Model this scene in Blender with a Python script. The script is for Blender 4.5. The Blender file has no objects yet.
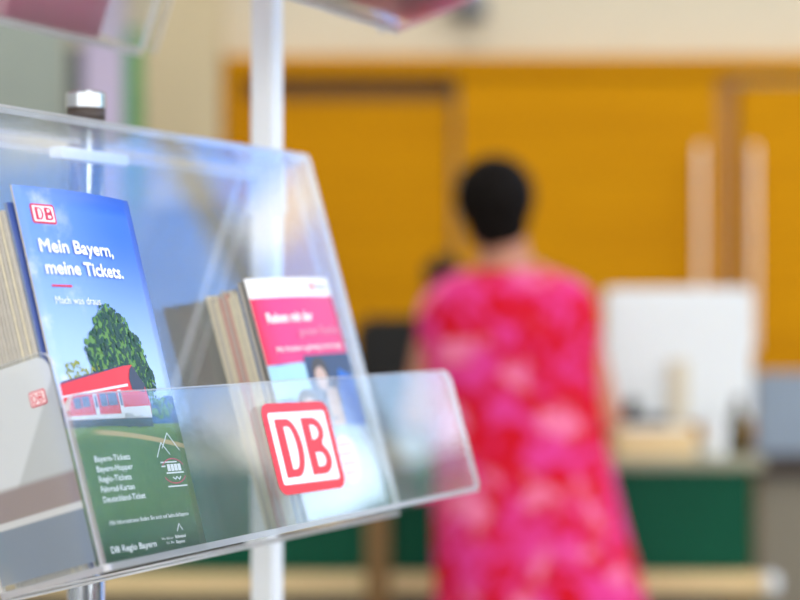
import bpy, bmesh, math, random
from mathutils import Vector, Matrix
C = bpy.context.scene
COL = C.collection
PI = math.pi
rnd = random.Random(7)

# ------------------------------------------------------------ camera, world, lights, exposure
EYE = 1.30
cd = bpy.data.cameras.new('camera')
cd.lens = 85.0; cd.sensor_width = 36.0; cd.shift_y = 15 / 800
cd.clip_start = 0.05; cd.clip_end = 200
cd.dof.use_dof = True; cd.dof.focus_distance = 1.14; cd.dof.aperture_fstop = 4.0
cam = bpy.data.objects.new('camera', cd); COL.objects.link(cam)
cam.location = (0, 0, EYE); cam.rotation_euler = (PI / 2, 0, 0)
C.camera = cam
C.view_settings.view_transform = 'Standard'
C.view_settings.look = 'None'
C.view_settings.gamma = 1.0
C.view_settings.use_curve_mapping = False
C.view_settings.exposure = 0.0
C.cycles.max_bounces = 16
C.cycles.transparent_max_bounces = 40
C.cycles.sample_clamp_indirect = 6.0

SKY = 2.9            # strength of the sky
LAMP = 14.5          # watts of each added ceiling light

class NT:
    """tiny node-tree writer"""
    def __init__(s, tree):
        s.t = tree; s.t.nodes.clear()
    def n(s, kind, ins=None, **props):
        nd = s.t.nodes.new(kind)
        for k, v in props.items(): setattr(nd, k, v)
        for k, v in (ins or {}).items(): s.put(nd.inputs[k], v)
        return nd
    def put(s, sock, v):
        if isinstance(v, bpy.types.NodeSocket): s.t.links.new(v, sock)
        elif isinstance(v, bpy.types.Node): s.t.links.new(v.outputs[0], sock)
        else:
            if hasattr(sock, 'default_value') and not isinstance(v, (int, float)) and len(v) == 3 and sock.type == 'RGBA': v = (*v, 1)
            sock.default_value = v
    def math(s, op, a, b=0.0, clamp=False):
        nd = s.n('ShaderNodeMath', operation=op, use_clamp=clamp)
        s.put(nd.inputs[0], a); s.put(nd.inputs[1], b)
        return nd.outputs[0]
    def mix(s, f, a, b):
        nd = s.n('ShaderNodeMix', data_type='RGBA')
        s.put(nd.inputs['Factor'], f); s.put(nd.inputs[6], a); s.put(nd.inputs[7], b)
        return nd.outputs[2]
    def step(s, x, lo, hi):
        nd = s.n('ShaderNodeMapRange', interpolation_type='SMOOTHSTEP')
        s.put(nd.inputs[0], x); nd.inputs[1].default_value = lo; nd.inputs[2].default_value = hi
        return nd.outputs[0]

def lin(r, g, b):
    f = lambda c: c / 12.92 if c <= 0.04045 else ((c + 0.055) / 1.055) ** 2.4
    return (f(r / 255), f(g / 255), f(b / 255))

w = bpy.data.worlds.new('sky'); C.world = w; w.use_nodes = True
T = NT(w.node_tree)
tc = T.n('ShaderNodeTexCoord')
sep = T.n('ShaderNodeSeparateXYZ', {0: tc.outputs['Generated']})
mp = T.n('ShaderNodeMapping', {0: tc.outputs['Generated'], 'Scale': (1, 1, 2.2), 'Location': (3.1, 0.4, 0.9)})
nz = T.n('ShaderNodeTexNoise', {'Vector': mp.outputs[0], 'Scale': 7.0, 'Detail': 4.0, 'Roughness': 0.5})
fill_bank = T.step(T.math('MULTIPLY', sep.outputs[1], -1.0), -0.25, 0.25)  # unseen cloud bank added behind the camera to whiten the frontal light
cl = T.step(T.math('ADD', nz.outputs[0], T.math('MULTIPLY', fill_bank, 0.22)), 0.50, 0.66)
blue = T.mix(T.step(sep.outputs[2], 0.13, 0.34), (0.85, 1.15, 1.4), (0.12, 0.48, 1.5))
sky = T.mix(cl, blue, (1.25, 1.23, 1.18))
sky = T.mix(T.step(sep.outputs[2], -0.04, 0.0), (0.25, 0.27, 0.24), sky)
bg = T.n('ShaderNodeBackground', {0: sky, 1: SKY})
T.n('ShaderNodeOutputWorld', {0: bg})

# ------------------------------------------------------------ materials
def material(name):
    m = bpy.data.materials.new(name); m.use_nodes = True
    return m, NT(m.node_tree)

def plain(name, col, rough=0.5, var=0.06, scale=30.0, metal=0.0, spec=0.5, bump=0.0):
    """principled surface whose colour wanders a little with a noise"""
    m, T = material(name)
    tc = T.n('ShaderNodeTexCoord')
    nz = T.n('ShaderNodeTexNoise', {'Vector': tc.outputs['Object'], 'Scale': scale, 'Detail': 3.0})
    lo = tuple(c * (1 - var) for c in col); hi = tuple(min(1, c * (1 + var)) for c in col)
    ins = {'Base Color': T.mix(nz.outputs[0], lo, hi), 'Roughness': rough, 'Metallic': metal, 'Specular IOR Level': spec}
    if bump:
        ins['Normal'] = T.n('ShaderNodeBump', {'Height': nz.outputs[0], 'Strength': bump, 'Distance': 0.002})
    b = T.n('ShaderNodeBsdfPrincipled', ins)
    T.n('ShaderNodeOutputMaterial', {0: b})
    return m

def clear(name, haze=0.04, ior=1.49, tint=(0.985, 0.99, 0.99), hazecol=(0.9, 0.92, 0.95)):
    """clear sheet: mirror by the Fresnel law on both faces, the rest let through, a little scuffing"""
    m, T = material(name)
    fr = T.n('ShaderNodeFresnel', {'IOR': ior})
    # the far face of a thin sheet mirrors as much as the near one
    geo = T.n('ShaderNodeNewGeometry')
    lw = T.n('ShaderNodeFresnel', {'IOR': ior})
    dot = T.n('ShaderNodeVectorMath', operation='DOT_PRODUCT')
    T.put(dot.inputs[0], geo.outputs['Incoming']); T.put(dot.inputs[1], geo.outputs['Normal'])
    c = T.math('ABSOLUTE', dot.outputs['Value'])
    one = T.math('SUBTRACT', 1.0, c)
    p5 = T.math('POWER', one, 5.0)
    f0 = ((ior - 1) / (ior + 1)) ** 2
    fz = T.math('MULTIPLY_ADD', p5, 1 - f0); fz.node.inputs[2].default_value = f0
    T.t.nodes.remove(fr); T.t.nodes.remove(lw)
    tr = T.n('ShaderNodeBsdfTransparent', {0: tint})
    tcn = T.n('ShaderNodeTexCoord')
    nz = T.n('ShaderNodeTexNoise', {'Vector': tcn.outputs['Object'], 'Scale': 14.0, 'Detail': 4.0})
    df = T.n('ShaderNodeBsdfDiffuse', {0: hazecol})
    tl = T.n('ShaderNodeBsdfTranslucent', {0: hazecol})
    dd = T.n('ShaderNodeMixShader', {0: 0.5, 1: df, 2: tl})
    hz = T.math('MULTIPLY', T.step(nz.outputs[0], 0.1, 0.9), haze * 2)
    body = T.n('ShaderNodeMixShader', {0: hz, 1: tr, 2: dd})
    gl = T.n('ShaderNodeBsdfGlossy', {0: (1, 1, 1), 'Roughness': 0.02})
    mx = T.n('ShaderNodeMixShader', {0: fz, 1: body, 2: gl})
    T.n('ShaderNodeOutputMaterial', {0: mx})
    return m

def edge_mat(name, col, thru=0.35):
    """polished sawn rim of an acrylic sheet: it gathers light and looks white"""
    m, T = material(name)
    tcn = T.n('ShaderNodeTexCoord')
    nz = T.n('ShaderNodeTexNoise', {'Vector': tcn.outputs['Object'], 'Scale': 25.0})
    c = T.mix(nz.outputs[0], tuple(x * .92 for x in col), col)
    df = T.n('ShaderNodeBsdfDiffuse', {0: c}); tl = T.n('ShaderNodeBsdfTranslucent', {0: c})
    a = T.n('ShaderNodeMixShader', {0: 0.5, 1: df, 2: tl})
    tr = T.n('ShaderNodeBsdfTransparent', {0: (0.95, 0.97, 0.97)})
    b = T.n('ShaderNodeMixShader', {0: thru, 1: a, 2: tr})
    gl = T.n('ShaderNodeBsdfGlossy', {0: (1, 1, 1), 'Roughness': 0.15})
    mx = T.n('ShaderNodeMixShader', {0: 0.15, 1: b, 2: gl})
    T.n('ShaderNodeOutputMaterial', {0: mx})
    return m

M = {}
M['acrylic'] = clear('clear_acrylic', 0.03, 1.59, (0.93, 0.945, 0.95))
M['rim'] = edge_mat('acrylic_rim', (0.93, 0.93, 0.95), 0.18)
M['rimgrey'] = edge_mat('acrylic_bend', (0.72, 0.69, 0.74), 0.45)
M['rimpink'] = edge_mat('acrylic_pink_reflection', (0.62, 0.46, 0.5), 0.55)  # blurred pink reflection painted into the left rim colour
M['glass'] = clear('window_glass', 0.005)
M['cream'] = plain('cream_plaster', lin(214, 203, 180), 0.9, 0.03, 6)
M['beige'] = plain('beige_plaster', lin(202, 186, 152), 0.9, 0.04, 6)
M['white_wall'] = plain('white_plaster', lin(225, 222, 215), 0.9, 0.02, 6)
M['ceiling'] = plain('ceiling_paint', lin(232, 230, 225), 0.9, 0.02, 6)
M['floor'] = plain('stone_floor', lin(120, 112, 98), 0.45, 0.12, 4)
M['white_paint'] = plain('white_powder_coat', lin(236, 238, 240), 0.4, 0.02)
M['satin_metal'] = plain('satin_pink_metal', lin(244, 224, 212), 0.5, 0.04)
M['chrome'] = plain('polished_chrome', (0.48, 0.50, 0.54), 0.2, 0.03, 20, 1.0)
M['dark_ring'] = plain('brown_collar', lin(70, 58, 52), 0.5, 0.1)
M['paper'] = plain('paper_edge', lin(184, 177, 166), 0.8, 0.12, 220)
M['paper_warm'] = plain('cream_paper_edge', lin(210, 200, 175), 0.8, 0.1, 200)
M['paper_red'] = plain('reddish_paper_edge', lin(196, 150, 140), 0.8, 0.1, 200)
M['paper_blue'] = plain('blue_grey_paper_edge', lin(118, 132, 160), 0.7, 0.1, 200)
M['paper_dark'] = plain('dark_paper_edge', lin(96, 98, 104), 0.7, 0.1, 200)
M['navy_paper'] = plain('navy_back_cover', lin(52, 78, 150), 0.5, 0.1, 60)
M['red'] = plain('red_print', lin(222, 16, 22), 0.35, 0.03)
M['red_soft'] = plain('red_logo_print', lin(215, 30, 60), 0.4, 0.03)
M['magenta'] = plain('magenta_print', lin(226, 24, 98), 0.4, 0.06, 12)
M['white_print'] = plain('white_print', lin(248, 248, 248), 0.5, 0.01)
M['pale_pink'] = plain('pale_pink_print', lin(246, 168, 196), 0.5, 0.03)
M['dark_print'] = plain('dark_print', lin(34, 44, 66), 0.5, 0.1)
M['pink_paper'] = plain('pink_cover', lin(222, 120, 150), 0.5, 0.1, 14)
M['rose_paper'] = plain('rose_cover', lin(238, 172, 184), 0.5, 0.1, 14)
M['lilac_paper'] = plain('lilac_cover', lin(206, 150, 180), 0.5, 0.1, 14)

def wood(name, c0, c1, planks=5.0, dark=0.72):
    m, T = material(name)
    tc = T.n('ShaderNodeTexCoord')
    mp = T.n('ShaderNodeMapping', {0: tc.outputs['Object'], 'Scale': (0.8, 1.0, 9.0)})
    nz = T.n('ShaderNodeTexNoise', {'Vector': mp.outputs[0], 'Scale': 2.0, 'Detail': 6.0, 'Distortion': 0.6})
    sp = T.n('ShaderNodeSeparateXYZ', {0: tc.outputs['Object']})
    fr = T.math('FRACT', T.math('MULTIPLY', sp.outputs[2], planks))
    groove = T.step(fr, 0.0, 0.05)
    col = T.mix(nz.outputs[0], c0, c1)
    col = T.mix(groove, tuple(c * dark for c in c0), col)
    b = T.n('ShaderNodeBsdfPrincipled', {'Base Color': col, 'Roughness': 0.6, 'Specular IOR Level': 0.08})
    T.n('ShaderNodeOutputMaterial', {0: b})
    return m
M['wood'] = wood('yellow_wood_boards', lin(184, 122, 0), lin(208, 146, 0))
M['wood_warm'] = plain('pale_wood_jamb', lin(206, 146, 60), 0.5, 0.06, 10)
M['wood_shadow'] = plain('shaded_wood_reveal', lin(120, 78, 6), 0.6, 0.06, 10)  # wood darkened to paint the shade in the recess over the door
M['green'] = plain('dark_green_laminate', lin(8, 76, 54), 0.55, 0.08, 5, spec=0.12)
M['beech'] = plain('beech_edge', lin(216, 192, 142), 0.45, 0.08, 12)
M['counter_top'] = plain('grey_green_counter_top', lin(150, 150, 128), 0.4, 0.06, 12)
M['brown_wood'] = plain('brown_wood', lin(120, 88, 36), 0.5, 0.12, 12)
M['dark_brown'] = plain('dark_brown_wood', lin(46, 30, 18), 0.5, 0.1, 12)
M['plinth'] = plain('black_plinth', lin(60, 58, 52), 0.6, 0.1)
M['taupe'] = plain('taupe_laminate', lin(128, 120, 104), 0.5, 0.06)
M['screen_grey'] = plain('blue_grey_fabric', lin(140, 154, 172), 0.8, 0.05, 40)
M['white_plastic'] = plain('white_plastic', lin(226, 232, 236), 0.35, 0.02)
M['grey_plastic'] = plain('grey_plastic', lin(120, 124, 128), 0.5, 0.05)
M['cabinet_grey'] = plain('cabinet_grey', lin(104, 104, 102), 0.6, 0.04)
M['black'] = plain('black_fabric', lin(16, 15, 15), 0.8, 0.2, 60)
M['black_plastic'] = plain('black_plastic', lin(28, 28, 32), 0.4, 0.1)
M['bottle'] = plain('olive_bottle', lin(72, 62, 28), 0.2, 0.1)
M['lilac'] = plain('lilac_board', lin(190, 178, 205), 0.7, 0.04, 6)
M['green_board'] = plain('bright_green_board', lin(72, 150, 84), 0.6, 0.06, 6)
M['sage'] = plain('sage_grey_panel', lin(158, 168, 160), 0.7, 0.04, 6)
M['slate'] = plain('slate_frame', lin(64, 72, 78), 0.5, 0.06)
M['skin'] = plain('skin', lin(184, 124, 98), 0.55, 0.06, 18)
M['hair'] = plain('dark_hair', lin(14, 9, 7), 0.7, 0.3, 90, spec=0.1)
M['shoe'] = plain('tan_leather', lin(120, 80, 52), 0.5, 0.1)
M['leafgreen'] = plain('tree_leaves', lin(70, 140, 120), 0.7, 0.4, 3)
M['bark'] = plain('tree_bark', lin(96, 80, 62), 0.9, 0.2, 8)
M['paving'] = plain('paving', lin(170, 168, 160), 0.9, 0.1, 2)
M['alu'] = plain('window_frame_paint', lin(205, 208, 212), 0.5, 0.03)

def dress_mat():
    m, T = material('pink_batik_cotton')
    tc = T.n('ShaderNodeTexCoord')
    n1 = T.n('ShaderNodeTexNoise', {'Vector': tc.outputs['Object'], 'Scale': 12.0, 'Detail': 5.0, 'Distortion': 1.2})
    n2 = T.n('ShaderNodeTexNoise', {'Vector': tc.outputs['Object'], 'Scale': 11.0, 'Detail': 3.0})
    sp = T.n('ShaderNodeSeparateXYZ', {0: tc.outputs['Object']})
    pink = T.mix(T.step(T.math('MULTIPLY_ADD', n2.outputs[0], 0.6, ), 0.2, 0.45), lin(220, 50, 90), lin(216, 56, 136))
    c = T.mix(T.step(n1.outputs[0], 0.48, 0.57), lin(200, 4, 34), pink)
    c = T.mix(T.step(n2.outputs[0], 0.56, 0.66), c, lin(232, 118, 158))
    b = T.n('ShaderNodeBsdfPrincipled', {'Base Color': c, 'Roughness': 0.8, 'Specular IOR Level': 0.2})
    T.n('ShaderNodeOutputMaterial', {0: b})
    return m
M['dress'] = dress_mat()

def cover_mat():
    """printed cover: blue sky with clouds above, field and path below (u to the right, v up)"""
    m, T = material('blue_leaflet_cover')
    uv = T.n('ShaderNodeUVMap', uv_map='print')
    sp = T.n('ShaderNodeSeparateXYZ', {0: uv.outputs[0]})
    u, v = sp.outputs[0], sp.outputs[1]
    mp = T.n('ShaderNodeMapping', {0: uv.outputs[0], 'Scale': (1.0, 1.9, 1)})
    nz = T.n('ShaderNodeTexNoise', {'Vector': mp.outputs[0], 'Scale': 3.2, 'Detail': 6.0, 'Roughness': 0.6})
    deep = T.mix(T.step(u, 0.0, 0.9), lin(112, 152, 232), lin(40, 104, 214))
    skyc = T.mix(T.step(v, 0.42, 0.9), lin(176, 206, 246), deep)
    left = T.step(T.math('SUBTRACT', 1.0, u), 0.45, 0.95)
    hi = T.math('MULTIPLY', T.step(v, 0.86, 0.80), 0.0)
    cloud = T.step(nz.outputs[0], 0.50, 0.68)
    low = T.step(T.math('SUBTRACT', 1.0, v), 0.38, 0.55)
    amt = T.math('MULTIPLY', cloud, T.math('MAXIMUM', low, T.math('MULTIPLY', left, 0.55)))
    skyc = T.mix(amt, skyc, lin(238, 242, 252))
    # far hills on the right
    hn = T.n('ShaderNodeTexNoise', {'Vector': uv.outputs[0], 'Scale': 7.0, 'Detail': 3.0})
    hill = T.math('ADD', T.math('MULTIPLY', hn.outputs[0], 0.10), T.math('MULTIPLY', u, 0.02))
    hm = T.step(T.math('SUBTRACT', T.math('ADD', hill, 0.36), v), -0.004, 0.004)
    skyc = T.mix(hm, skyc, lin(62, 96, 150))
    gn = T.n('ShaderNodeTexNoise', {'Vector': T.n('ShaderNodeMapping', {0: uv.outputs[0], 'Scale': (6, 3, 1)}).outputs[0], 'Scale': 9.0, 'Detail': 6.0})
    gr = T.mix(gn.outputs[0], lin(40, 78, 30), lin(98, 132, 56))
    gr = T.mix(T.step(v, 0.30, 0.37), gr, lin(126, 150, 66))
    gr = T.mix(T.step(T.math('SUBTRACT', 1.0, v), 0.84, 1.0), gr, lin(22, 66, 36))
    # sandy path curving down to the right
    pc = T.math('SUBTRACT', 0.345, T.math('MULTIPLY', T.math('POWER', u, 1.6), 0.055))
    pd = T.math('ABSOLUTE', T.math('SUBTRACT', v, pc))
    pm = T.math('MULTIPLY', T.step(T.math('SUBTRACT', 0.009, pd), 0.0, 0.005), T.step(u, 0.16, 0.3))
    gr = T.mix(pm, gr, lin(196, 166, 112))
    col = T.mix(T.step(v, 0.352, 0.358), gr, skyc)
    b = T.n('ShaderNodeBsdfPrincipled', {'Base Color': col, 'Roughness': 0.4, 'Specular IOR Level': 0.4})
    T.n('ShaderNodeOutputMaterial', {0: b})
    return m
M['cover'] = cover_mat()

def family_mat():
    """printed cover: white head band, magenta block, photograph fading into white"""
    m, T = material('magenta_leaflet_cover')
    uv = T.n('ShaderNodeUVMap', uv_map='print')
    sp = T.n('ShaderNodeSeparateXYZ', {0: uv.outputs[0]})
    u, v = sp.outputs[0], sp.outputs[1]
    nz = T.n('ShaderNodeTexNoise', {'Vector': uv.outputs[0], 'Scale': 5.0, 'Detail': 4.0})
    mag = T.mix(T.step(u, 0.0, 0.25), lin(226, 12, 78), lin(226, 40, 116))
    photo = T.mix(T.step(nz.outputs[0], 0.4, 0.6), lin(70, 130, 190), lin(150, 200, 232))
    photo = T.mix(T.step(T.math('SUBTRACT', 1.0, v), 0.56, 0.80), photo, lin(224, 240, 248))
    c = T.mix(T.step(v, 0.640, 0.643), photo, mag)
    c = T.mix(T.step(v, 0.915, 0.918), c, lin(248, 248, 250))
    b = T.n('ShaderNodeBsdfPrincipled', {'Base Color': c, 'Roughness': 0.4})
    T.n('ShaderNodeOutputMaterial', {0: b})
    return m
M['family'] = family_mat()

def haze_mat():
    """haze and reflected brightness painted over the end panel: white upper corner, dusky band, pale line, blue-grey foot"""
    m, T = material('painted_end_haze')
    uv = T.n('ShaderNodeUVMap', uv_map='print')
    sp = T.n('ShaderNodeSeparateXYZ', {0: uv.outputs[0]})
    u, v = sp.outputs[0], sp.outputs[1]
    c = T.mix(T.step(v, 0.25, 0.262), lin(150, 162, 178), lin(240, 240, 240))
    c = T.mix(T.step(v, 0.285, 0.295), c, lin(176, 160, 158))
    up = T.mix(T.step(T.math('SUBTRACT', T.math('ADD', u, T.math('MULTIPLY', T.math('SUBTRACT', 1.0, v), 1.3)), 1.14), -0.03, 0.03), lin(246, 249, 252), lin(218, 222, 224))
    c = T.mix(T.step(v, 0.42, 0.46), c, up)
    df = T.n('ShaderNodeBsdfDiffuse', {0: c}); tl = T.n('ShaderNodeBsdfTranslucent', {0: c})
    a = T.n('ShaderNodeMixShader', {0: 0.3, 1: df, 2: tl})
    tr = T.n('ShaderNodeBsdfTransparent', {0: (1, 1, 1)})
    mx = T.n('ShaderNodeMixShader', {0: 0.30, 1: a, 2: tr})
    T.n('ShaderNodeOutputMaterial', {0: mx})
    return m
M['label'] = haze_mat()

# ------------------------------------------------------------ object helpers
def props(o, label=None, cat=None, group=None, kind=None):
    if label: o['label'] = label
    if cat: o['category'] = cat
    if group: o['group'] = group
    if kind: o['kind'] = kind
    return o

def thing(name, label, cat, mat=None, group=None):
    o = bpy.data.objects.new(name, None); COL.objects.link(o)
    o.empty_display_size = 0.05
    if mat is not None: o.matrix_world = mat
    return props(o, label, cat, group)

def link(name, bm, mats, parent=None, mat=None, smooth=False):
    me = bpy.data.meshes.new(name)
    bmesh.ops.recalc_face_normals(bm, faces=bm.faces)
    bm.to_mesh(me); bm.free()
    for m in (mats if isinstance(mats, (list, tuple)) else [mats]): me.materials.append(M[m] if isinstance(m, str) else m)
    if smooth:
        for p in me.polygons: p.use_smooth = True
    o = bpy.data.objects.new(name, me); COL.objects.link(o)
    if parent: o.parent = parent
    if mat is not None: o.matrix_local = mat
    return o

def structure(name, bm, mats, parent=None):
    o = link(name, bm, mats, parent)
    if not parent: o['kind'] = 'structure'
    return o

def add_box(bm, lo, hi, bevel=0.0, mi=0):
    c = [(a + b) / 2 for a, b in zip(lo, hi)]; s = [abs(b - a) for a, b in zip(lo, hi)]
    r = bmesh.ops.create_cube(bm, size=1.0, matrix=Matrix.Translation(c) @ Matrix.Diagonal((*s, 1)))
    vs = r['verts']; fs = {f for v in vs for f in v.link_faces}
    if bevel:
        es = list({e for v in vs for e in v.link_edges})
        q = bmesh.ops.bevel(bm, geom=es, offset=bevel, segments=2, affect='EDGES')
        fs = {f for v in q['verts'] for f in v.link_faces} | {f for f in fs if f.is_valid}
    for f in fs: f.material_index = mi
    return bm
def box(lo, hi, bevel=0.0):
    return add_box(bmesh.new(), lo, hi, bevel)

def add_tube(bm, pts, radii, seg=16, ry=None, cap=True, side=None):
    """tube through pts with a radius per point; ry scales the second axis"""
    pts = [Vector(p) for p in pts]; rings = []
    for i, p in enumerate(pts):
        a = pts[max(i - 1, 0)]; b = pts[min(i + 1, len(pts) - 1)]
        d = (b - a).normalized()
        ref = Vector(side) if side else (Vector((0, 0, 1)) if abs(d.z) < 0.9 else Vector((0, 1, 0)))
        x = ref.cross(d).normalized(); y = d.cross(x)
        k = ry[i] if isinstance(ry, (list, tuple)) else (ry or 1.0)
        rings.append([bm.verts.new(p + x * radii[i] * math.cos(2 * PI * j / seg) + y * radii[i] * k * math.sin(2 * PI * j / seg)) for j in range(seg)])
    for r0, r1 in zip(rings, rings[1:]):
        for j in range(seg):
            bm.faces.new((r0[j], r0[(j + 1) % seg], r1[(j + 1) % seg], r1[j]))
    if cap:
        bm.faces.new(rings[0][::-1]); bm.faces.new(rings[-1])
    return bm
def tube(*a, **k): return add_tube(bmesh.new(), *a, **k)

def add_ball(bm, c, r, u=20, v=14, rot=None):
    mt = Matrix.Translation(c) @ (rot or Matrix()) @ Matrix.Diagonal((*r, 1))
    bmesh.ops.create_uvsphere(bm, u_segments=u, v_segments=v, radius=1.0, matrix=mt)
    return bm

def rounded(x0, y0, x1, y1, radii, seg=6):
    """outline of a rectangle with a radius per corner: (x0,y0) (x1,y0) (x1,y1) (x0,y1)"""
    out = []
    cs = [(x0, y0, 1, 1, PI), (x1, y0, -1, 1, 1.5 * PI), (x1, y1, -1, -1, 0), (x0, y1, 1, -1, 0.5 * PI)]
    for (x, y, sx, sy, a0), r in zip(cs, radii):
        if r <= 0: out.append((x, y)); continue
        cx, cy = x + sx * r, y + sy * r
        for k in range(seg + 1):
            a = a0 + 0.5 * PI * k / seg
            out.append((cx + r * math.cos(a), cy + r * math.sin(a)))
    return out

def add_plate(bm, outline, th, axes, rim_index=1, bevel=0.0006):
    """outline (p, q) thickened by th; axes(p, q, r) gives the point. faces 0, rim 1"""
    top = [bm.verts.new(axes(p, q, th)) for p, q in outline]
    bot = [bm.verts.new(axes(p, q, 0.0)) for p, q in outline]
    bm.faces.new(top).material_index = 0
    bm.faces.new(bot[::-1]).material_index = 0
    n = len(outline)
    for i in range(n):
        f = bm.faces.new((bot[i], bot[(i + 1) % n], top[(i + 1) % n], top[i]))
        f.material_index = rim_index
    return bm

# ------------------------------------------------------------ the room (structure)
XL, XR, YB, YF, ZC = -3.6, 3.8, -2.6, 7.1, 4.6
structure('floor', box((XL - .1, YB - .1, -0.1), (XR + .1, YF + .3, 0)), 'floor')
structure('ceiling', box((XL - .1, YB - .1, ZC), (XR + .1, YF + .3, ZC + .1)), 'ceiling')
structure('wall_back', box((XL, YF, 0), (XR, YF + .2, ZC)), 'cream')
structure('wall_left', box((XL - .1, YB, 0), (XL, YF, ZC)), 'white_wall')
# glazed right side and an unseen glazed front, added for light from behind the camera: a low parapet, a head, windows between posts
WH = ZC - .2
structure('wall_right', box((XR, YB, 0), (XR + .12, YF, 0.75)), 'white_wall')
structure('trim_1', box((XR, YB, WH), (XR + .12, YF, ZC)), 'white_wall')
structure('wall_front', box((XL, YB - .12, 0), (XR, YB, 0.35)), 'white_wall')
structure('trim_6', box((XL, YB - .12, WH), (XR, YB, ZC)), 'white_wall')
def glazing(n, along, a0, a1, b0, b1, z0, num):
    st = (a1 - a0) / n
    def bb(p, q, r0, r1, za, zb):
        return ((b0 + q, p, za), (b0 + r0, r1, zb)) if along == 'y' else ((p, b0 + q, za), (r1, b0 + r0, zb))
    for i in range(n):
        p0 = a0 + i * st; p1 = p0 + st; bm = bmesh.new()
        for p, r1, za, zb in ((p0, p0 + .04, z0, WH), (p1 - .04, p1, z0, WH), (p0 + .04, p1 - .04, z0, z0 + .06), (p0 + .04, p1 - .04, WH - .06, WH)):
            add_box(bm, *bb(p, .02, .09, r1, za, zb))
        f = structure('window_%d' % (num + i), bm, 'alu')
        bm = bmesh.new(); add_box(bm, *bb(p0 + .04, .05, .058, p1 - .04, z0 + .06, WH - .06))
        link('pane', bm, 'glass', f)
glazing(4, 'y', YB, YF, XR, XR + .12, .75, 1)
glazing(3, 'x', XL, XR, YB - .12, YB, .35, 5)  # unseen windows added to give frontal daylight

# the back wall as the camera sees it: X positions at its face
def bx(px): return (px - 400) / 1889 * YF
def bz(py): return EYE - (py - 315) / 1889 * YF
WT = 2.26                       # top of the wooden front
def wood_panel(name, x0, x1, z0, z1, y0, m='wood'):
    return structure(name, box((x0, YF - y0, z0), (x1, YF - .001, z1), .003), m)
wood_panel('trim_2', bx(226), bx(1100), WT - .07, WT, .10)            # head board
wood_panel('trim_3', bx(226), bx(242), 0, WT - .071, .10)             # side jamb
wood_panel('door_1', bx(244), bx(452), 0, WT - .16, .05)
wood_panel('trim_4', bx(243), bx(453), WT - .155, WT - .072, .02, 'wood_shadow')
wood_panel('door_2', bx(457), bx(713), 0, WT - .075, .085)
wood_panel('trim_5', bx(716), bx(732), 0, WT - .072, .03, 'wood_warm')
wood_panel('door_3', bx(735), bx(1100), 0, WT - .10, .085)
# lighter pilaster at the left of the wood
structure('pillar_left', box((bx(140), YF - .16, 0), (bx(224), YF - .001, ZC - .001), .004), 'beige')

def pull_handle(px, door_y, label):
    y = YF - door_y - .06; x = bx(px) * y / YF
    r = thing('pull_handle', label, 'door handle', Matrix.Translation((x, y, 1.17)), 'long bar handles on the wooden doors')
    link('bar', tube([(0, 0, 0), (0, 0, .01), (0, 0, .75), (0, 0, .76)], [.009, .012, .012, .009]), 'satin_metal', r, smooth=True)
    for z in (.08, .68):
        link('standoff', tube([(0, 0.015, z), (0, .0595, z)], [.010, .010], 10), 'chrome', r)
pull_handle(700, .085, 'long pale bar handle on the middle wooden door, left one of the pair')
pull_handle(754, .085, 'long pale bar handle on the right wooden door, right one of the pair')

# things on the left of the back wall
def board(name, px0, px1, z0, z1, y, m, label, cat, frame=None):
    k = y / YF
    x0, x1 = bx(px0) * k, bx(px1) * k
    r = thing(name, label, cat, Matrix.Translation(((x0 + x1) / 2, y, 0)))
    h = (x1 - x0) / 2
    link('panel', box((-h, -.012, z0), (h, .012, z1), .003), m, r)
    link('foot', box((-h * .9, -.16, 0), (h * .9, .16, .03), .004), 'slate', r)
    for s in (-1, 1):
        link('support', box((s * h * .7 - .012, .0125, .03), (s * h * .7 + .012, .032, z1 * .9)), 'slate', r)
    return r
board('display_board', 84, 124, .06, 2.36, 6.15, 'lilac', 'pale lilac display board standing between dark post and green board', 'display board')
board('display_board', 121, 142, .06, 2.30, 6.6, 'green_board', 'narrow bright green display board beside beige pillar', 'display board')
board('display_board', -90, 66, .06, 2.5, 6.88, 'sage', 'wide grey-green display board at far left of back wall', 'display board')
pp = thing('metal_post', 'thin dark metal post between grey-green and lilac boards', 'post', Matrix.Translation((bx(77) * 6.5 / YF, 6.5, 0)))
link('shaft', tube([(0, 0, .02), (0, 0, 2.22)], [.028, .028]), 'slate', pp, smooth=True)
link('foot', tube([(0, 0, 0), (0, 0, .02)], [.09, .08], 24), 'slate', pp)
wf = thing('wall_fixture', 'small dark grey fixture on cream wall above wooden doors', 'lamp', Matrix.Translation((bx(468), YF, bz(8))))  # unclear dark grey spot, built as a small drum on a mount
link('mount', box((-.05, -.03, -.04), (.05, -.001, .04), .004), 'grey_plastic', wf)
link('fixture_drum', tube([(0, -.09, -.05), (0, -.09, .05)], [.075, .055], 20), 'grey_plastic', wf, smooth=True)

# unseen ceiling lights above the frame, added to light the room
k = 0
for y in (-1.2, 1.4, 4.0, 6.0):
    for x in (-1.9, 0.3, 2.3):
        r = thing('ceiling_fill_light', 'unseen square white ceiling light panel added to light the hall', 'ceiling light', Matrix.Translation((x, y, ZC)), 'ceiling light panels')
        bm = bmesh.new()
        for lo, hi in (((-.34, -.34, -.05), (-.3, .34, -.001)), ((.3, -.34, -.05), (.34, .34, -.001)), ((-.3, -.34, -.05), (.3, -.3, -.001)), ((-.3, .3, -.05), (.3, .34, -.001))):
            add_box(bm, lo, hi)
        link('housing', bm, 'white_plastic', r)
        l = bpy.data.lights.new('lamp', 'AREA'); l.shape = 'SQUARE'; l.size = .58; l.energy = LAMP; l.color = (1.0, .965, .91)
        lo_ = bpy.data.objects.new('lamp', l); COL.objects.link(lo_); lo_.parent = r; lo_.location = (0, 0, -.03)

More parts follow.
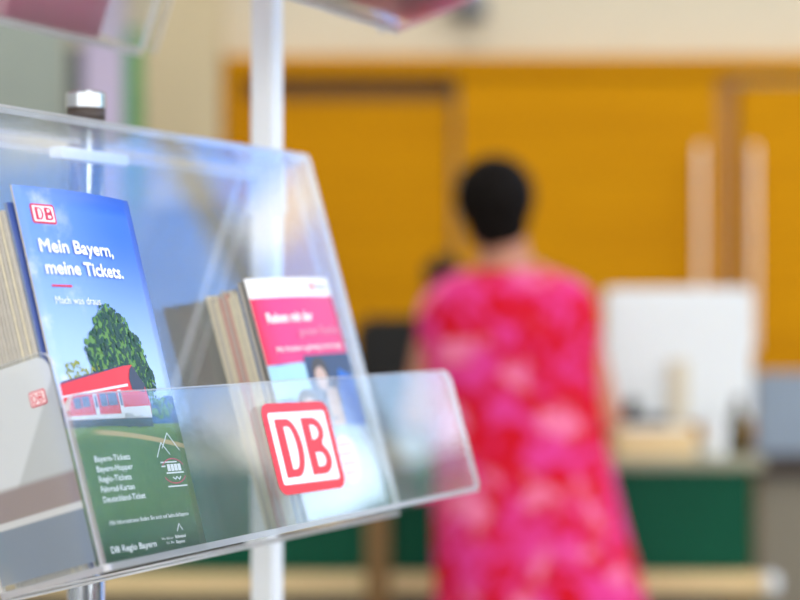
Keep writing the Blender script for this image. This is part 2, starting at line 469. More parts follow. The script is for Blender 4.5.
# outside the windows
structure('ground_outside', box((-60, -60, -.3), (60, 60, -.12)), 'paving')
def tree(x, y, h, seed):
    r = thing('tree', 'leafy green tree on the paving outside the windows', 'tree', Matrix.Translation((x, y, -.12)), 'trees outside the windows')
    link('trunk', tube([(0, 0, 0), (.05, .02, h * .3), (0, .1, h * .6)], [.16, .12, .06], 12), 'bark', r, smooth=True)
    g = random.Random(seed); bm = bmesh.new()
    for _ in range(26):
        a = g.uniform(0, 2 * PI); q = g.uniform(0, 1.15); z = h * g.uniform(.42, .95)
        s = g.uniform(.35, .75)
        add_ball(bm, (q * math.cos(a), q * math.sin(a), z), (s, s, s * .8), 10, 8)
    for v in bm.verts: v.co += Vector((g.uniform(-.08, .08), g.uniform(-.08, .08), g.uniform(-.08, .08)))
    link('crown', bm, 'leafgreen', r)
for i, (x, y, h) in enumerate(((9.5, 6.7, 3.8), (10.2, 11.2, 3.3), (8.6, 15.5, 3.3), (14.5, 8.0, 4.2), (13.0, 16.5, 4.2))): tree(x, y, h, i)

# ------------------------------------------------------------ rack frame: d along the rack, n into it
TH = math.radians(25.2)
D = Vector((math.sin(TH), math.cos(TH), 0)); Nn = Vector((-math.cos(TH), math.sin(TH), 0)); Z = Vector((0, 0, 1))
O0 = Vector((-0.164, 1.022, EYE))
def P(t, w_, z): return O0 + D * t + Nn * w_ + Z * z
def frame(org, d, n, lean):
    a = math.atan(lean)
    F = n * math.cos(a) - Z * math.sin(a); L = n * math.sin(a) + Z * math.cos(a)
    m = Matrix.Identity(4)
    for i, v in enumerate((d, F, L)):
        for j in range(3): m[j][i] = v[j]
    m.translation = org
    return m
LEAN = 0.29
TL = 0.521          # tray length
FD = 0.076          # floor depth
FH, BH = 0.099, 0.303
TK = 0.004

def tray(org, d, n, lean, label, end=False, bend=0.012):
    fm = frame(org, d, n, lean)
    r = thing('leaflet_tray', label, 'leaflet tray', fm)
    # coordinates in the tray: x along, y back along the floor, z up the lean
    bm = add_plate(bmesh.new(), rounded(0, 0, TL, FD, (.004, .004, .004, .004)), TK, lambda p, q, h: Vector((p, q, h)))
    link('floor_panel', bm, ['acrylic', 'rimgrey'], r)
    bm = add_plate(bmesh.new(), rounded(0, TK, TL, FH, (0, 0, bend, bend)), TK, lambda p, q, h: Vector((p, h, q)))
    for f in bm.faces:
        if all(v.co.x < .0005 for v in f.verts): f.material_index = 2
    fp = link('front_panel', bm, ['acrylic', 'rim', 'rimpink'], r)
    link('edge_glow', tube([(0, FD - .001, -.0010), (TL, FD - .001, -.0010)], [.0009, .0009], 10), 'rim', r, smooth=True)  # white bead added to draw the bright glow along the back edge
    bm = add_plate(bmesh.new(), rounded(0, TK, TL, BH, (0, 0, .006, .006)), TK, lambda p, q, h: Vector((p, FD - TK + h, q)))
    link('back_panel', bm, ['acrylic', 'rim'], r)
    bm = add_plate(bmesh.new(), rounded(0, FD, TL, FD + .030, (0, 0, .004, .004)), TK, lambda p, q, h: Vector((p, q + .0002, BH - TK + h)))
    link('top_flange', bm, ['acrylic', 'rim'], r)
    for q0 in (.0004, TL - .003):
        bm = add_plate(bmesh.new(), rounded(FD + .0004, TK, FD + .0145, BH - TK - .0005, (.002, .002, .002, .002)), .0026, lambda p, q, h: Vector((q0 + h, p, q)))
        link('side_flange', bm, ['acrylic', 'rim'], r)
    if end:
        bm = add_plate(bmesh.new(), rounded(TK + .0004, TK, FD - TK - .0004, .126, (0, 0, .004, .009)), .003, lambda p, q, h: Vector((h, p, q)))
        ep = link('end_panel', bm, ['acrylic', 'rim'], r)
        ep['label'] = 'low clear end panel with painted milky haze'
    return r, fp

# printing on a sheet: everything is laid out in (u, v) of the sheet, then mapped on its curved face
class Sheet:
    def __init__(s, W, H, bulge=0.003, rot=0.0, th=0.0012):
        s.W, s.H, s.b, s.rot, s.th = W, H, bulge, rot, th
    def at(s, u, v, off=0.0):
        x, z = u * s.W, v * s.H
        y = -s.b * math.sin(PI * min(1, max(0, u))) * (0.35 + 0.65 * v) - off
        c, q = math.cos(s.rot), math.sin(s.rot)
        return Vector((x * c + z * q, y, -x * q + z * c))
    def mesh(s, nu=14, nv=16):
        bm = bmesh.new(); uvl = bm.loops.layers.uv.new('print')
        fr = [[bm.verts.new(s.at(i / nu, j / nv)) for j in range(nv + 1)] for i in range(nu + 1)]
        bk = [[bm.verts.new(s.at(i / nu, j / nv, -s.th)) for j in range(nv + 1)] for i in range(nu + 1)]
        for i in range(nu):
            for j in range(nv):
                f = bm.faces.new((fr[i][j], fr[i + 1][j], fr[i + 1][j + 1], fr[i][j + 1])); f.material_index = 0; f.smooth = True
                for lp, (a, b) in zip(f.loops, ((i, j), (i + 1, j), (i + 1, j + 1), (i, j + 1))): lp[uvl].uv = (a / nu, b / nv)
                f = bm.faces.new((bk[i][j], bk[i][j + 1], bk[i + 1][j + 1], bk[i + 1][j])); f.material_index = 2; f.smooth = True
        rim = [(i, 0) for i in range(nu)] + [(nu, j) for j in range(nv)] + [(i, nv) for i in range(nu, 0, -1)] + [(0, j) for j in range(nv, 0, -1)]
        for a, b in zip(rim, rim[1:] + rim[:1]):
            bm.faces.new((fr[a[0]][a[1]], bk[a[0]][a[1]], bk[b[0]][b[1]], fr[b[0]][b[1]])).material_index = 1
        return bm

def inked(name, polys, mats, parent, at, cuts=(0.08, 0.08)):
    """flat ink: polys = [(outline in (u, v), material index, layer)]; at(u, v, off) maps to the face"""
    bm = bmesh.new()
    for pts, mi, lay in polys:
        b = bmesh.new()
        f = b.faces.new([b.verts.new((p[0], p[1], 0)) for p in pts]); 
        bmesh.ops.triangulate(b, faces=b.faces)
        slice2(b, cuts)
        cp = {}
        for v in b.verts: cp[v] = bm.verts.new(at(v.co.x, v.co.y, 0.00025 + 0.00018 * lay))
        for f in b.faces:
            try: bm.faces.new([cp[v] for v in f.verts]).material_index = mi
            except ValueError: pass
        b.free()
    me = bpy.data.meshes.new(name); bm.to_mesh(me); bm.free()
    for m in mats: me.materials.append(M[m])
    o = bpy.data.objects.new(name, me); COL.objects.link(o); o.parent = parent
    return o

def slice2(b, cuts):
    for ax, st in enumerate(cuts):
        if not st: continue
        vals = [v.co[ax] for v in b.verts]
        if not vals: return
        k = math.floor(min(vals) / st) + 1
        while k * st < max(vals):
            no = (1, 0, 0) if ax == 0 else (0, 1, 0)
            co = (k * st, 0, 0) if ax == 0 else (0, k * st, 0)
            bmesh.ops.bisect_plane(b, geom=b.verts[:] + b.edges[:] + b.faces[:], plane_co=co, plane_no=no)
            k += 1

def text_mesh(body, bold=0.0, spacing=1.0):
    cu = bpy.data.curves.new('lettering', 'FONT'); cu.body = body; cu.size = 1.0; cu.offset = bold; cu.space_character = spacing
    cu.resolution_u = 3
    o = bpy.data.objects.new('lettering', cu); COL.objects.link(o)
    dg = bpy.context.evaluated_depsgraph_get(); dg.update()
    me = bpy.data.meshes.new_from_object(o.evaluated_get(dg))
    bpy.data.objects.remove(o); bpy.data.curves.remove(cu)
    return me

def lettering(name, lines, mat, parent, at, aspect):
    """lines = [(text, u0, u1, v_base, cap height in v, bold)] stretched from u0 to u1"""
    bm = bmesh.new()
    for body, u0, u1, v0, cap, bold in lines:
        me = text_mesh(body)
        xs = [v.co.x for v in me.vertices]
        x0, x1 = min(xs), max(xs)
        b = bmesh.new(); b.from_mesh(me); bpy.data.meshes.remove(me)
        for v in b.verts:
            v.co = Vector((u0 + (v.co.x - x0) / (x1 - x0) * (u1 - u0), v0 + v.co.y / 0.72 * cap, 0))
        slice2(b, (0.1, 0))
        em = bold * cap * 6.5
        for q, (dx, dy) in enumerate(((0, 0), (em, 0), (-em, 0), (0, em * .5), (0, -em * .5)) if bold else ((0, 0),)):
            cp = {v: bm.verts.new(at(v.co.x + dx, v.co.y + dy, 0.0007 + q * .00004)) for v in b.verts}
            for f in b.faces:
                try: bm.faces.new([cp[v] for v in f.verts])
                except ValueError: pass
        b.free()
    me = bpy.data.meshes.new(name); bm.to_mesh(me); bm.free(); me.materials.append(M[mat])
    o = bpy.data.objects.new(name, me); COL.objects.link(o); o.parent = parent
    return o

def arc(cx, cy, rx, ry, a0, a1, n=10):
    return [(cx + rx * math.cos(a0 + (a1 - a0) * i / n), cy + ry * math.sin(a0 + (a1 - a0) * i / n)) for i in range(n + 1)]
def logo_polys(frame_t=(.075, .105), red=0, white=1):
    """the red framed two-letter emblem in a unit square"""
    fx, fy = frame_t
    def rr(x0, y0, x1, y1, rx, ry):
        out = []
        for cx, cy, a in ((x0 + rx, y0 + ry, PI), (x1 - rx, y0 + ry, 1.5 * PI), (x1 - rx, y1 - ry, 0), (x0 + rx, y1 - ry, .5 * PI)):
            out += arc(cx, cy, rx, ry, a, a + .5 * PI, 5)
        return out
    p = [(rr(0, 0, 1, 1, .10, .14), red, 0), (rr(fx, fy, 1 - fx, 1 - fy, .03, .04), white, 1)]
    h = .5 * PI
    y0, y1 = .18, .82; st = .105
    # D
    x0, x1 = .15, .475
    p.append(([(x0, y0)] + [(x0 + .13, y0)] + arc(x1 - .16, .5, .16, .32, -h, h, 16) + [(x0, y1)], red, 2))
    p.append(([(x0 + st, y0 + .085)] + arc(x1 - .165, .5, .075, .235, -h, h, 16) + [(x0 + st, y1 - .085)], white, 3))
    # B
    x0, x1 = .535, .865
    p.append(([(x0, y0)] + arc(x1 - .15, .345, .15, .165, -h, h * .93, 12) + [(x1 - .085, .515)] + arc(x1 - .175, .665, .15, .155, -h * .85, h, 12) + [(x0, y1)], red, 2))
    p.append(([(x0 + st, y0 + .085)] + arc(x1 - .165, .345, .07, .08, -h, h, 8) + [(x0 + st, .425)], white, 3))
    p.append(([(x0 + st, .565)] + arc(x1 - .185, .655, .07, .08, -h, h, 8) + [(x0 + st, y1 - .085)], white, 3))
    return p
def place(polys, u0, v0, u1, v1):
    return [([(u0 + x * (u1 - u0), v0 + y * (v1 - v0)) for x, y in pts], a, b) for pts, a, b in polys]

# ------------------------------------------------------------ trays
trayA, frontA = tray(P(.002, -.006, -.1385), D, Nn, LEAN, 'clear acrylic leaflet tray with red square emblem sticker, holding blue and magenta leaflets', True)
# sticker on the front panel
ST0, ST1, SB0, SB1 = .2055, .2980, .0225, .0835
def on_front(u, v, off):
    a = .0 + math.radians(-1.2)
    x, z = (u - .5) * (ST1 - ST0), (v - .5) * (SB1 - SB0)
    return Vector(((ST0 + ST1) / 2 + x * math.cos(a) - z * math.sin(a), -off, (SB0 + SB1) / 2 + x * math.sin(a) + z * math.cos(a)))
s = inked('sticker', logo_polys(), ['red', 'white_print'], frontA, on_front, (0, 0))
s['label'] = 'square red sticker with red letters on white'
# painted haze with reflected brightness, and a small emblem, on the end panel
endA = [c for c in trayA.children if c.name.startswith('end_panel')][0]
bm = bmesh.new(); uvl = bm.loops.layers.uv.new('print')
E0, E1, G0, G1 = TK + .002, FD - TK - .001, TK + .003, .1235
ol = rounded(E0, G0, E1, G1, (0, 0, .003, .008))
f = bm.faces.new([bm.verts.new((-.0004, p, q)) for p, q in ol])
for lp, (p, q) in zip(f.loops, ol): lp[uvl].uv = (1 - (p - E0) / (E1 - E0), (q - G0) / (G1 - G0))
me = bpy.data.meshes.new('end_haze'); bm.to_mesh(me); bm.free(); me.materials.append(M['label'])
fo = bpy.data.objects.new('end_haze', me); COL.objects.link(fo); fo.parent = endA
inked('emblem', place(logo_polys(), 0, 0, 1, 1), ['red_soft', 'white_print'], endA,
      lambda u, v, off: Vector((-.0006 - off, .0235 - u * .011, .0975 + v * .0085)), (0, 0))

UPZ = .387
trayB, _ = tray(P(.002, -.006, -.1385 + UPZ), D, Nn, LEAN, 'clear leaflet tray above the emblem tray, its underside seen at the top edge')
WB = .390           # front line of the trays on the far side of the rack
LB = .36
trayC, _ = tray(P(.535, WB, -.1345), -D, -Nn, LB, 'clear leaflet tray on the far side of the rack, seen through the emblem tray')
trayD, _ = tray(P(.535, WB, -.1345 + UPZ), -D, -Nn, LB, 'clear leaflet tray at the top left, far side, holding pink leaflets')

# ------------------------------------------------------------ rack that carries the trays
rk = thing('display_rack', 'white display rack with square post and chrome pole carrying clear leaflet trays', 'display rack', Matrix.Translation(P(.333, .185, -EYE)))
rot = Matrix.Rotation(-TH, 4, 'Z')
def inr(t, w_, z=0.0):      # point of the rack frame in the rack's own coordinates
    return P(t, w_, z) - P(.333, .185, -EYE)
def rbox(name, t0, t1, w0, w1, z0, z1, m, bev=.001):
    bm = bmesh.new(); c = inr((t0 + t1) / 2, (w0 + w1) / 2, 0)
    add_box(bm, (-(t1 - t0) / 2, -(w1 - w0) / 2, z0), ((t1 - t0) / 2, (w1 - w0) / 2, z1), bev)
    rm = Matrix((( D.x, Nn.x, 0, c.x), (D.y, Nn.y, 0, c.y), (0, 0, 1, 0), (0, 0, 0, 1)))
    bm.transform(rm)
    return link(name, bm, m, rk)
rbox('base_plate', .12, .56, .02, .35, 0.0, .02, 'white_paint')
rbox('post', .506, .526, .1735, .1935, .02, 2.05, 'white_paint')
c = inr(.2555, .1835)
link('pole', tube([(c.x, c.y, .02), (c.x, c.y, 1.4455)], [.0132, .0132], 28), 'chrome', rk, smooth=True)
link('collar', tube([(c.x, c.y, 1.436), (c.x, c.y, 1.4455)], [.0136, .0136], 28), 'dark_ring', rk, smooth=True)
bm = tube([(c.x, c.y, 1.4457), (c.x, c.y, 1.4555), (c.x, c.y, 1.457)], [.0139, .0139, .0125], 64)
link('cap', bm, 'chrome', rk)
for dz in (0, UPZ):
    # cross arms: from pole/post to the tray flanges
    for t in ((.516,)):
        zz = EYE + .113 + dz
        if True:
            rbox('bracket', t - .004, t + .004, .1940, .2000, zz - .03, zz + .012, 'white_paint', .0005)
            rbox('bracket', t - .004, t + .004, .1675, .1730, zz - .03, zz + .012, 'white_paint', .0005)
rbox('bracket', .190, .272, .158, .168, EYE + .105, EYE + .113, 'white_paint', .0008)

# ------------------------------------------------------------ leaflets
def leaflet_frame(tr_org, d, n, lean, x, y):
    m = frame(tr_org, d, n, lean)
    return m @ Matrix.Translation((x, y, TK + .0004))
A_ORG = P(.002, -.006, -.1385)

# --- the blue leaflet at the front of its pack
S = Sheet(.1165, .2195, .0035, math.radians(1.6), .0012)
blue = link('leaflet', S.mesh(), ['cover', 'paper', 'navy_paper'], None, leaflet_frame(A_ORG, D, Nn, LEAN, .0055, .0110))
props(blue, 'blue leaflet with red train, tree and white German title, frontmost of its pack', 'leaflet')
at = S.at
inked('emblem', place(logo_polys(), .095, .899, .275, .953), ['red_soft', 'white_print'], blue, at, (.1, 0))
lettering('title', [('Mein Bayern,', .10, .70, .822, .036, .016), ('meine Tickets.', .11, .755, .763, .036, .016)], 'white_print', blue, at, 1)
lettering('subtitle', [('Mach was draus.', .13, .50, .682, .021, .0)], 'white_print', blue, at, 1)
inked('red_dash', [([(.13, .728), (.285, .728), (.285, .734), (.13, .734)], 0, 1)], ['red_soft'], blue, at)
lettering('ticket_list', [(t, .16, .16 + wd, .262 - i * .0265, .0155, .012) for i, (t, wd) in enumerate((('Bayern-Tickets', .29), ('Bayern-Hopper', .295), ('Regio-Tickets', .265), ('Fahrrad-Karten', .275), ('Deutschland-Ticket', .35)))], 'white_print', blue, at, 1)
lettering('info_line', [('Alle Informationen finden Sie auch auf bahn.de/bayern', .165, .875, .097, .0115, .004)], 'white_print', blue, at, 1)
lettering('imprint', [('DB Regio Bayern', .135, .515, .026, .0165, .010)], 'white_print', blue, at, 1)
lettering('region_mark', [('Bahnland', .70, .80, .040, .009, .006), ('Bayern', .70, .78, .026, .009, .006), ('Wir fahren', .57, .68, .040, .007, .0), ('für Sie', .61, .68, .028, .007, .0)], 'white_print', blue, at, 1)
def stroke(pts, wd):
    out = []
    for (x0, y0), (x1, y1) in zip(pts, pts[1:]):
        dx, dy = (x1 - x0) * S.W, (y1 - y0) * S.H; l = math.hypot(dx, dy)
        ox, oy = -dy / l * wd / 2 / S.W, dx / l * wd / 2 / S.H
        out.append(([(x0 + ox, y0 + oy), (x0 - ox, y0 - oy), (x1 - ox, y1 - oy), (x1 + ox, y1 + oy)], 0, 1))
    return out
ic = stroke([(.70, .262), (.765, .302), (.83, .268)], .0007) + stroke([(.765, .285), (.845, .328), (.935, .278)], .0007)
inked('mountain_icon', ic, ['white_print'], blue, at)
ti = stroke([(.745, .180), (.935, .180)], .0009) + stroke([(.72, .247), (.88, .247)], .0008) + stroke([(.72, .236), (.76, .236)], .0008)
ti += [([(x, .222), (x + .030, .222), (x + .030, .241), (x, .241)], 0, 1) for x in (.775, .81, .845, .88)]
ti += stroke([(.755, .217), (.93, .217)], .0009) + stroke([(.81, .206), (.83, .198), (.85, .206), (.87, .198), (.89, .206)], .0008)
inked('train_icon', ti, ['white_print'], blue, at)
inked('peak_icon', stroke([(.735, .058), (.765, .078), (.79, .060)], .0007), ['white_print'], blue, at)
cr = []
for q in range(14):
    a0, a1 = .15 * PI + q * .05 * PI, .15 * PI + (q + 1) * .05 * PI
    for s_ in (1, -1):
        cr += stroke([(.835 + .115 * math.cos(a0), .222 + s_ * .034 * math.sin(a0)), (.835 + .115 * math.cos(a1), .222 + s_ * .034 * math.sin(a1))], .0006)
inked('icon_ring', cr, ['magenta'], blue, at)
# bushes, tree, train
g = random.Random(3)
def leaf_cloud(cx, cy, rx, ry, n, size, mats, squash=None):
    out = []
    for _ in range(n):
        a = g.uniform(0, 2 * PI); q = math.sqrt(g.random())
        x, y = cx + rx * q * math.cos(a), cy + ry * q * math.sin(a)
        s_ = size * g.uniform(.6, 1.3); m_ = g.randrange(mats); b0 = g.uniform(0, PI)
        out.append(([(x + s_ * math.cos(b0 + t_) / S.W * .8, y + s_ * math.sin(b0 + t_) / S.H) for t_ in (0, 1.4, 2.6, 4.2, 5.2)], m_, 1 + m_))
    return out
for nm, c_ in (('leaf_a', (50, 104, 66)), ('leaf_b', (98, 144, 62)), ('leaf_c', (32, 72, 52)), ('bush_a', (172, 174, 64)), ('bush_b', (140, 150, 56))): M[nm] = plain('printed_' + nm, lin(*c_), .5, .1, 300)
bush = leaf_cloud(.17, .495, .09, .035, 60, .0012, 2) + leaf_cloud(.35, .49, .07, .03, 40, .0012, 2)
inked('bush_picture', bush, ['bush_a', 'bush_b'], blue, at, (0, 0))
tr = [([(.40, .46), (.90, .44), (.93, .52), (.86, .61), (.76, .66), (.62, .70), (.52, .68), (.40, .63), (.34, .57), (.36, .52)], 2, 0)]
tr += leaf_cloud(.62, .575, .29, .085, 520, .0020, 3) + leaf_cloud(.62, .655, .17, .045, 220, .0018, 3) + leaf_cloud(.66, .51, .26, .05, 300, .0020, 3) + leaf_cloud(.82, .49, .12, .06, 160, .0018, 3) + leaf_cloud(.60, .70, .08, .022, 60, .0015, 3)
tr = [([((x - .62) * .92 + .545, (y - .44) * .90 + .432) for x, y in p_], a_, b_) for p_, a_, b_ in tr]
inked('tree_picture', tr, ['leaf_a', 'leaf_b', 'leaf_c'], blue, at, (.1, 0))
hd = leaf_cloud(.84, .40, .12, .03, 90, .0015, 2)
inked('hedge_picture', hd, ['leaf_a', 'leaf_b'], blue, at, (0, 0))
for nm, c_ in (('train_red', (222, 40, 36)), ('train_white', (226, 228, 232)), ('train_glass', (70, 96, 128)), ('train_dark', (52, 56, 70)), ('train_roof', (70, 60, 96))): M[nm] = plain(nm, lin(*c_), .4, .04, 60)
def bt(u): return .374 - .004 * u          # foot of the train body
def tp(u): return .466 + .074 * u          # roof line
def ln(u, k_): return bt(u) + (tp(u) - bt(u)) * k_
def band(u0, u1, k0, k1, mi, lay): return ([(u0, ln(u0, k0)), (u1, ln(u1, k0)), (u1, ln(u1, k1)), (u0, ln(u0, k1))], mi, lay)
trn = [([(0.0, ln(0, 0)), (.80, ln(.8, 0)), (.815, ln(.8, .25)), (.79, ln(.79, .62)), (.70, ln(.70, 1.0)), (.62, ln(.62, 1.02)), (0.0, ln(0, 1))], 0, 4),
       ([(0.0, ln(0, .98)), (.64, ln(.64, .99)), (.60, ln(.60, 1.05)), (.05, ln(.05, 1.06))], 4, 3),
       ([(.70, ln(.70, .98)), (.795, ln(.79, .60)), (.775, ln(.775, .46)), (.655, ln(.655, .55)), (.645, ln(.645, .75)), (.67, ln(.67, .93))], 3, 5),
       band(.0, .62, .62, .67, 1, 5), band(0, .80, 0, .10, 1, 5), band(.50, .80, .0, .22, 1, 5)]
for u0 in (.10, .33, .40): trn.append(band(u0, u0 + .06, .28, .56, 2, 6))
trn += [band(.17, .235, .30, .56, 2, 6), band(.27, .305, .08, .58, 1, 6), band(.278, .297, .26, .54, 2, 7), band(.50, .535, .08, .58, 1, 6), band(.507, .528, .26, .54, 2, 7), band(.46, .485, .28, .56, 2, 6)]
trn += [band(.0, .80, -.16, 0.0, 3, 3)]
for u0 in (.06, .15, .52, .62): trn.append(([(u0 + x, y) for x, y in arc(.03, ln(u0, -.1), .03, .012, 0, 2 * PI - .3, 10)], 3, 4))
trn = [([(x * .91, y) for x, y in p_], a_, b_) for p_, a_, b_ in trn]
inked('train_picture', trn, ['train_red', 'train_white', 'train_glass', 'train_dark', 'train_roof'], blue, at)

# --- the rest of the blue pack
first = None
npk = 20
for i in range(npk):
    Si = Sheet(.121, .206 + (0.004 if i == 0 else 0), .0015, math.radians(.6), .0017)
    y = .0145 + i * .00262
    if i < 6 or first is None:
        m_ = [['navy_paper', 'paper_blue', 'navy_paper'], ['paper', 'paper', 'paper'], ['paper', 'paper_warm', 'paper'], ['paper', 'paper', 'paper'], ['paper', 'paper_warm', 'paper'], ['paper', 'paper', 'paper']][i]
        o = link('leaflet', Si.mesh(6, 8), m_)
        if i == 5: first = o
    else:
        o = first.copy(); COL.objects.link(o)
    o.matrix_world = leaflet_frame(A_ORG, D, Nn, LEAN, .0045 + rnd.uniform(-.0004, .0004) + (.0015 if i == 0 else 0), y)
    if i == 0: props(o, 'dark blue leaflet peeking out directly behind the front train leaflet', 'leaflet')
    else: props(o, 'pale-edged leaflet inside the thick pack behind the blue train leaflet', 'leaflet', 'leaflets in the pack behind the blue train leaflet')

# --- the magenta leaflet and its pack
R = Sheet(.128, .177, .003, math.radians(-1.4), .0012)
rx, ry = .3005, .037
fam = link('leaflet', R.mesh(), ['family', 'paper', 'paper'], None, leaflet_frame(A_ORG, D, Nn, LEAN, rx, ry))
props(fam, 'magenta and white family leaflet, frontmost of the right-hand pack', 'leaflet')
atR = R.at
inked('emblem', place(logo_polys(), .70, .945, .775, .975), ['red_soft', 'white_print'], fam, atR, (0, 0))
lettering('sender', [('Bahn', .80, .93, .948, .022, .0)], 'paper_dark', fam, atR, 1)
lettering('title', [('Reisen mit der', .115, .63, .812, .042, .016)], 'white_print', fam, atR, 1)
lettering('title', [('ganzen Familie', .42, .93, .752, .036, .002)], 'pale_pink', fam, atR, 1)
lettering('subtitle', [('Mit Kindern günstig unterwegs', .13, .92, .690, .022, .006)], 'white_print', fam, atR, 1)
for nm, c_ in (('photo_blue', (60, 120, 190)), ('photo_hair', (74, 66, 58)), ('photo_face', (206, 176, 160)), ('photo_dark', (54, 72, 104)), ('photo_jacket', (40, 110, 200)), ('photo_light', (168, 214, 236))): M[nm] = plain(nm, lin(*c_), .5, .1, 60)
ph = [([(0.0, .50), (.40, .50), (.40, .635), (0, .635)], 5, 0), ([(.40, .50), (1, .50), (1, .665), (.40, .665)], 3, 0),
      ([(.40, .40), (1.0, .36), (1.0, .56), (.42, .55)], 3, 1)]
ph += [(arc(.56, .60, .10, .055, 0, 2 * PI - .2, 14), 1, 1), (arc(.55, .565, .075, .05, 0, 2 * PI - .2, 14), 2, 2), (arc(.33, .47, .12, .06, 0, 2 * PI - .2, 14), 1, 1), (arc(.33, .445, .08, .05, 0, 2 * PI - .2, 14), 2, 2),
       ([(.72, .36), (.98, .34), (.98, .56), (.80, .60), (.74, .52)], 4, 2), ([(.55, .36), (.72, .36), (.70, .52), (.58, .52)], 2, 1), ([(.12, .30), (.45, .28), (.42, .41), (.18, .41)], 5, 1)]
inked('photo_picture', ph, ['photo_blue', 'photo_hair', 'photo_face', 'photo_dark', 'photo_jacket', 'photo_light'], fam, atR)
seal = [(arc(.62, .215, .16, .105, 0, 2 * PI - .1, 28), 0, 1), (arc(.62, .215, .145, .095, 0, 2 * PI - .1, 28), 1, 2)]
for q in range(4): seal.append(([(.53, .15 + q * .04), (.71, .15 + q * .04), (.71, .168 + q * .04), (.53, .168 + q * .04)], 0, 3))
inked('round_seal', seal, ['pale_pink', 'white_print'], fam, atR)
mats = [['paper_dark'] * 3, ['paper_blue', 'paper_blue', 'paper_blue'], ['paper', 'paper', 'paper'], ['paper_warm'] * 3, ['paper_red'] * 3, ['paper', 'paper_warm', 'paper']]
proto = {}
seq = [0, 2, 1, 3, 5, 3, 4, 2, 4, 5, 3, 2, 3]
hts = [.176, .1755, .176] + [.168 + .0015 * ((i * 7) % 5) for i in range(3, 13)]
for i, q in enumerate(seq):
    key = (q, round(hts[i], 4))
    if key not in proto:
        o = link('leaflet', Sheet(.126, hts[i], .0008, math.radians(-.8), .0016).mesh(6, 8), mats[q]); proto[key] = o
    else:
        o = proto[key].copy(); COL.objects.link(o)
    o.matrix_world = leaflet_frame(A_ORG, D, Nn, LEAN, rx + .0012 - (.0 if i < 3 else .0015) + rnd.uniform(-.0006, .0006), ry + .0034 + i * .00245)
    if i == 0: props(o, 'dark-edged leaflet directly behind the magenta family leaflet', 'leaflet')
    else: props(o, 'booklet edge in the striped pack behind the magenta family leaflet', 'leaflet', 'leaflets in the pack behind the magenta leaflet')

# --- leaflets in the other trays
def pack(org, d, n, lean, x, y, W, H, cnt, step, mts, label, front_label, group):
    base = None
    for i in range(cnt):
        if base is None:
            o = link('leaflet', Sheet(W, H, .001, 0, .0016).mesh(6, 8), mts); base = o
        else:
            o = base.copy(); COL.objects.link(o)
        o.matrix_world = leaflet_frame(org, d, n, lean, x + rnd.uniform(-.0008, .0008), y + i * step)
        if i == 0: props(o, front_label, 'leaflet')
        else: props(o, label, 'leaflet', group)
B_ORG = P(.002, -.006, -.1385 + UPZ)
pack(B_ORG, D, Nn, LEAN, .405, .012, .115, .20, 14, .0036, ['rose_paper', 'pink_paper', 'rose_paper'], 'pink leaflet in the pack standing in the tray above', 'pink leaflet at the front of the pack in the tray above', 'pink leaflets in the upper tray')
pack(B_ORG, D, Nn, LEAN, .270, .012, .11, .20, 14, .0036, ['lilac_paper', 'lilac_paper', 'lilac_paper'], 'lilac leaflet in the upper tray left of the pink pack', 'lilac leaflet at the front of its pack in the upper tray', 'lilac leaflets in the upper tray')
D_ORG = P(.535, WB, -.1345 + UPZ); C_ORG = P(.535, WB, -.1345)
pack(D_ORG, -D, -Nn, LB, .055, .050, .13, .20, 6, .0030, ['pink_paper', 'rose_paper', 'pink_paper'], 'pink leaflet in the pack in the top left far tray', 'pink leaflet facing away at the front of the top left far tray', 'pink leaflets in the top left tray')
pack(D_ORG, -D, -Nn, LB, .225, .050, .13, .20, 6, .0030, ['lilac_paper', 'lilac_paper', 'rose_paper'], 'rose-backed leaflet at the left of the top left far tray', 'lilac leaflet facing away at the left of the top left far tray', 'rose leaflets in the top left tray')

# ------------------------------------------------------------ service counter and what stands on it
CY = 4.82
def cx(px, y=CY): return (px - 400) / 1889 * y
def cz(py, y=CY): return EYE - (py - 315) / 1889 * y
ct = thing('service_counter', 'dark green service counter with beech rail behind the woman', 'counter', Matrix.Translation((0, CY, 0)))
xa, xb = cx(-120), cx(752)
ztop = cz(457)
link('worktop', box((xa - .02, -.03, ztop - .03), (xb + .03, .80, ztop), .006), 'counter_top', ct)
link('front_panel', box((xa, 0, cz(571)), (xb, .03, ztop - .031), .003), 'green', ct)
bm = bmesh.new(); zr = cz(582)
add_box(bm, (xa, -.05, zr - .026), (xb + .03, .0, zr + .026), .012)
link('bumper_rail', bm, 'beech', ct)
link('rail_end', tube([(xb + .0305, -.025, zr), (xb + .05, -.025, zr), (xb + .062, -.025, zr)], [.026, .026, .016], 16), 'white_plastic', ct)
link('plinth', box((xa + .05, .06, 0), (xb - .05, .70, cz(571) - .001)), 'plinth', ct)
link('side_panel', box((xb - .03, .031, cz(571)), (xb, .75, ztop - .031)), 'green', ct)
link('wooden_strip', box((cx(366), -.085, 0), (cx(390), -.051, cz(500)), .003), 'brown_wood', ct)

def on(px, y): return (px - 400) / 1889 * y
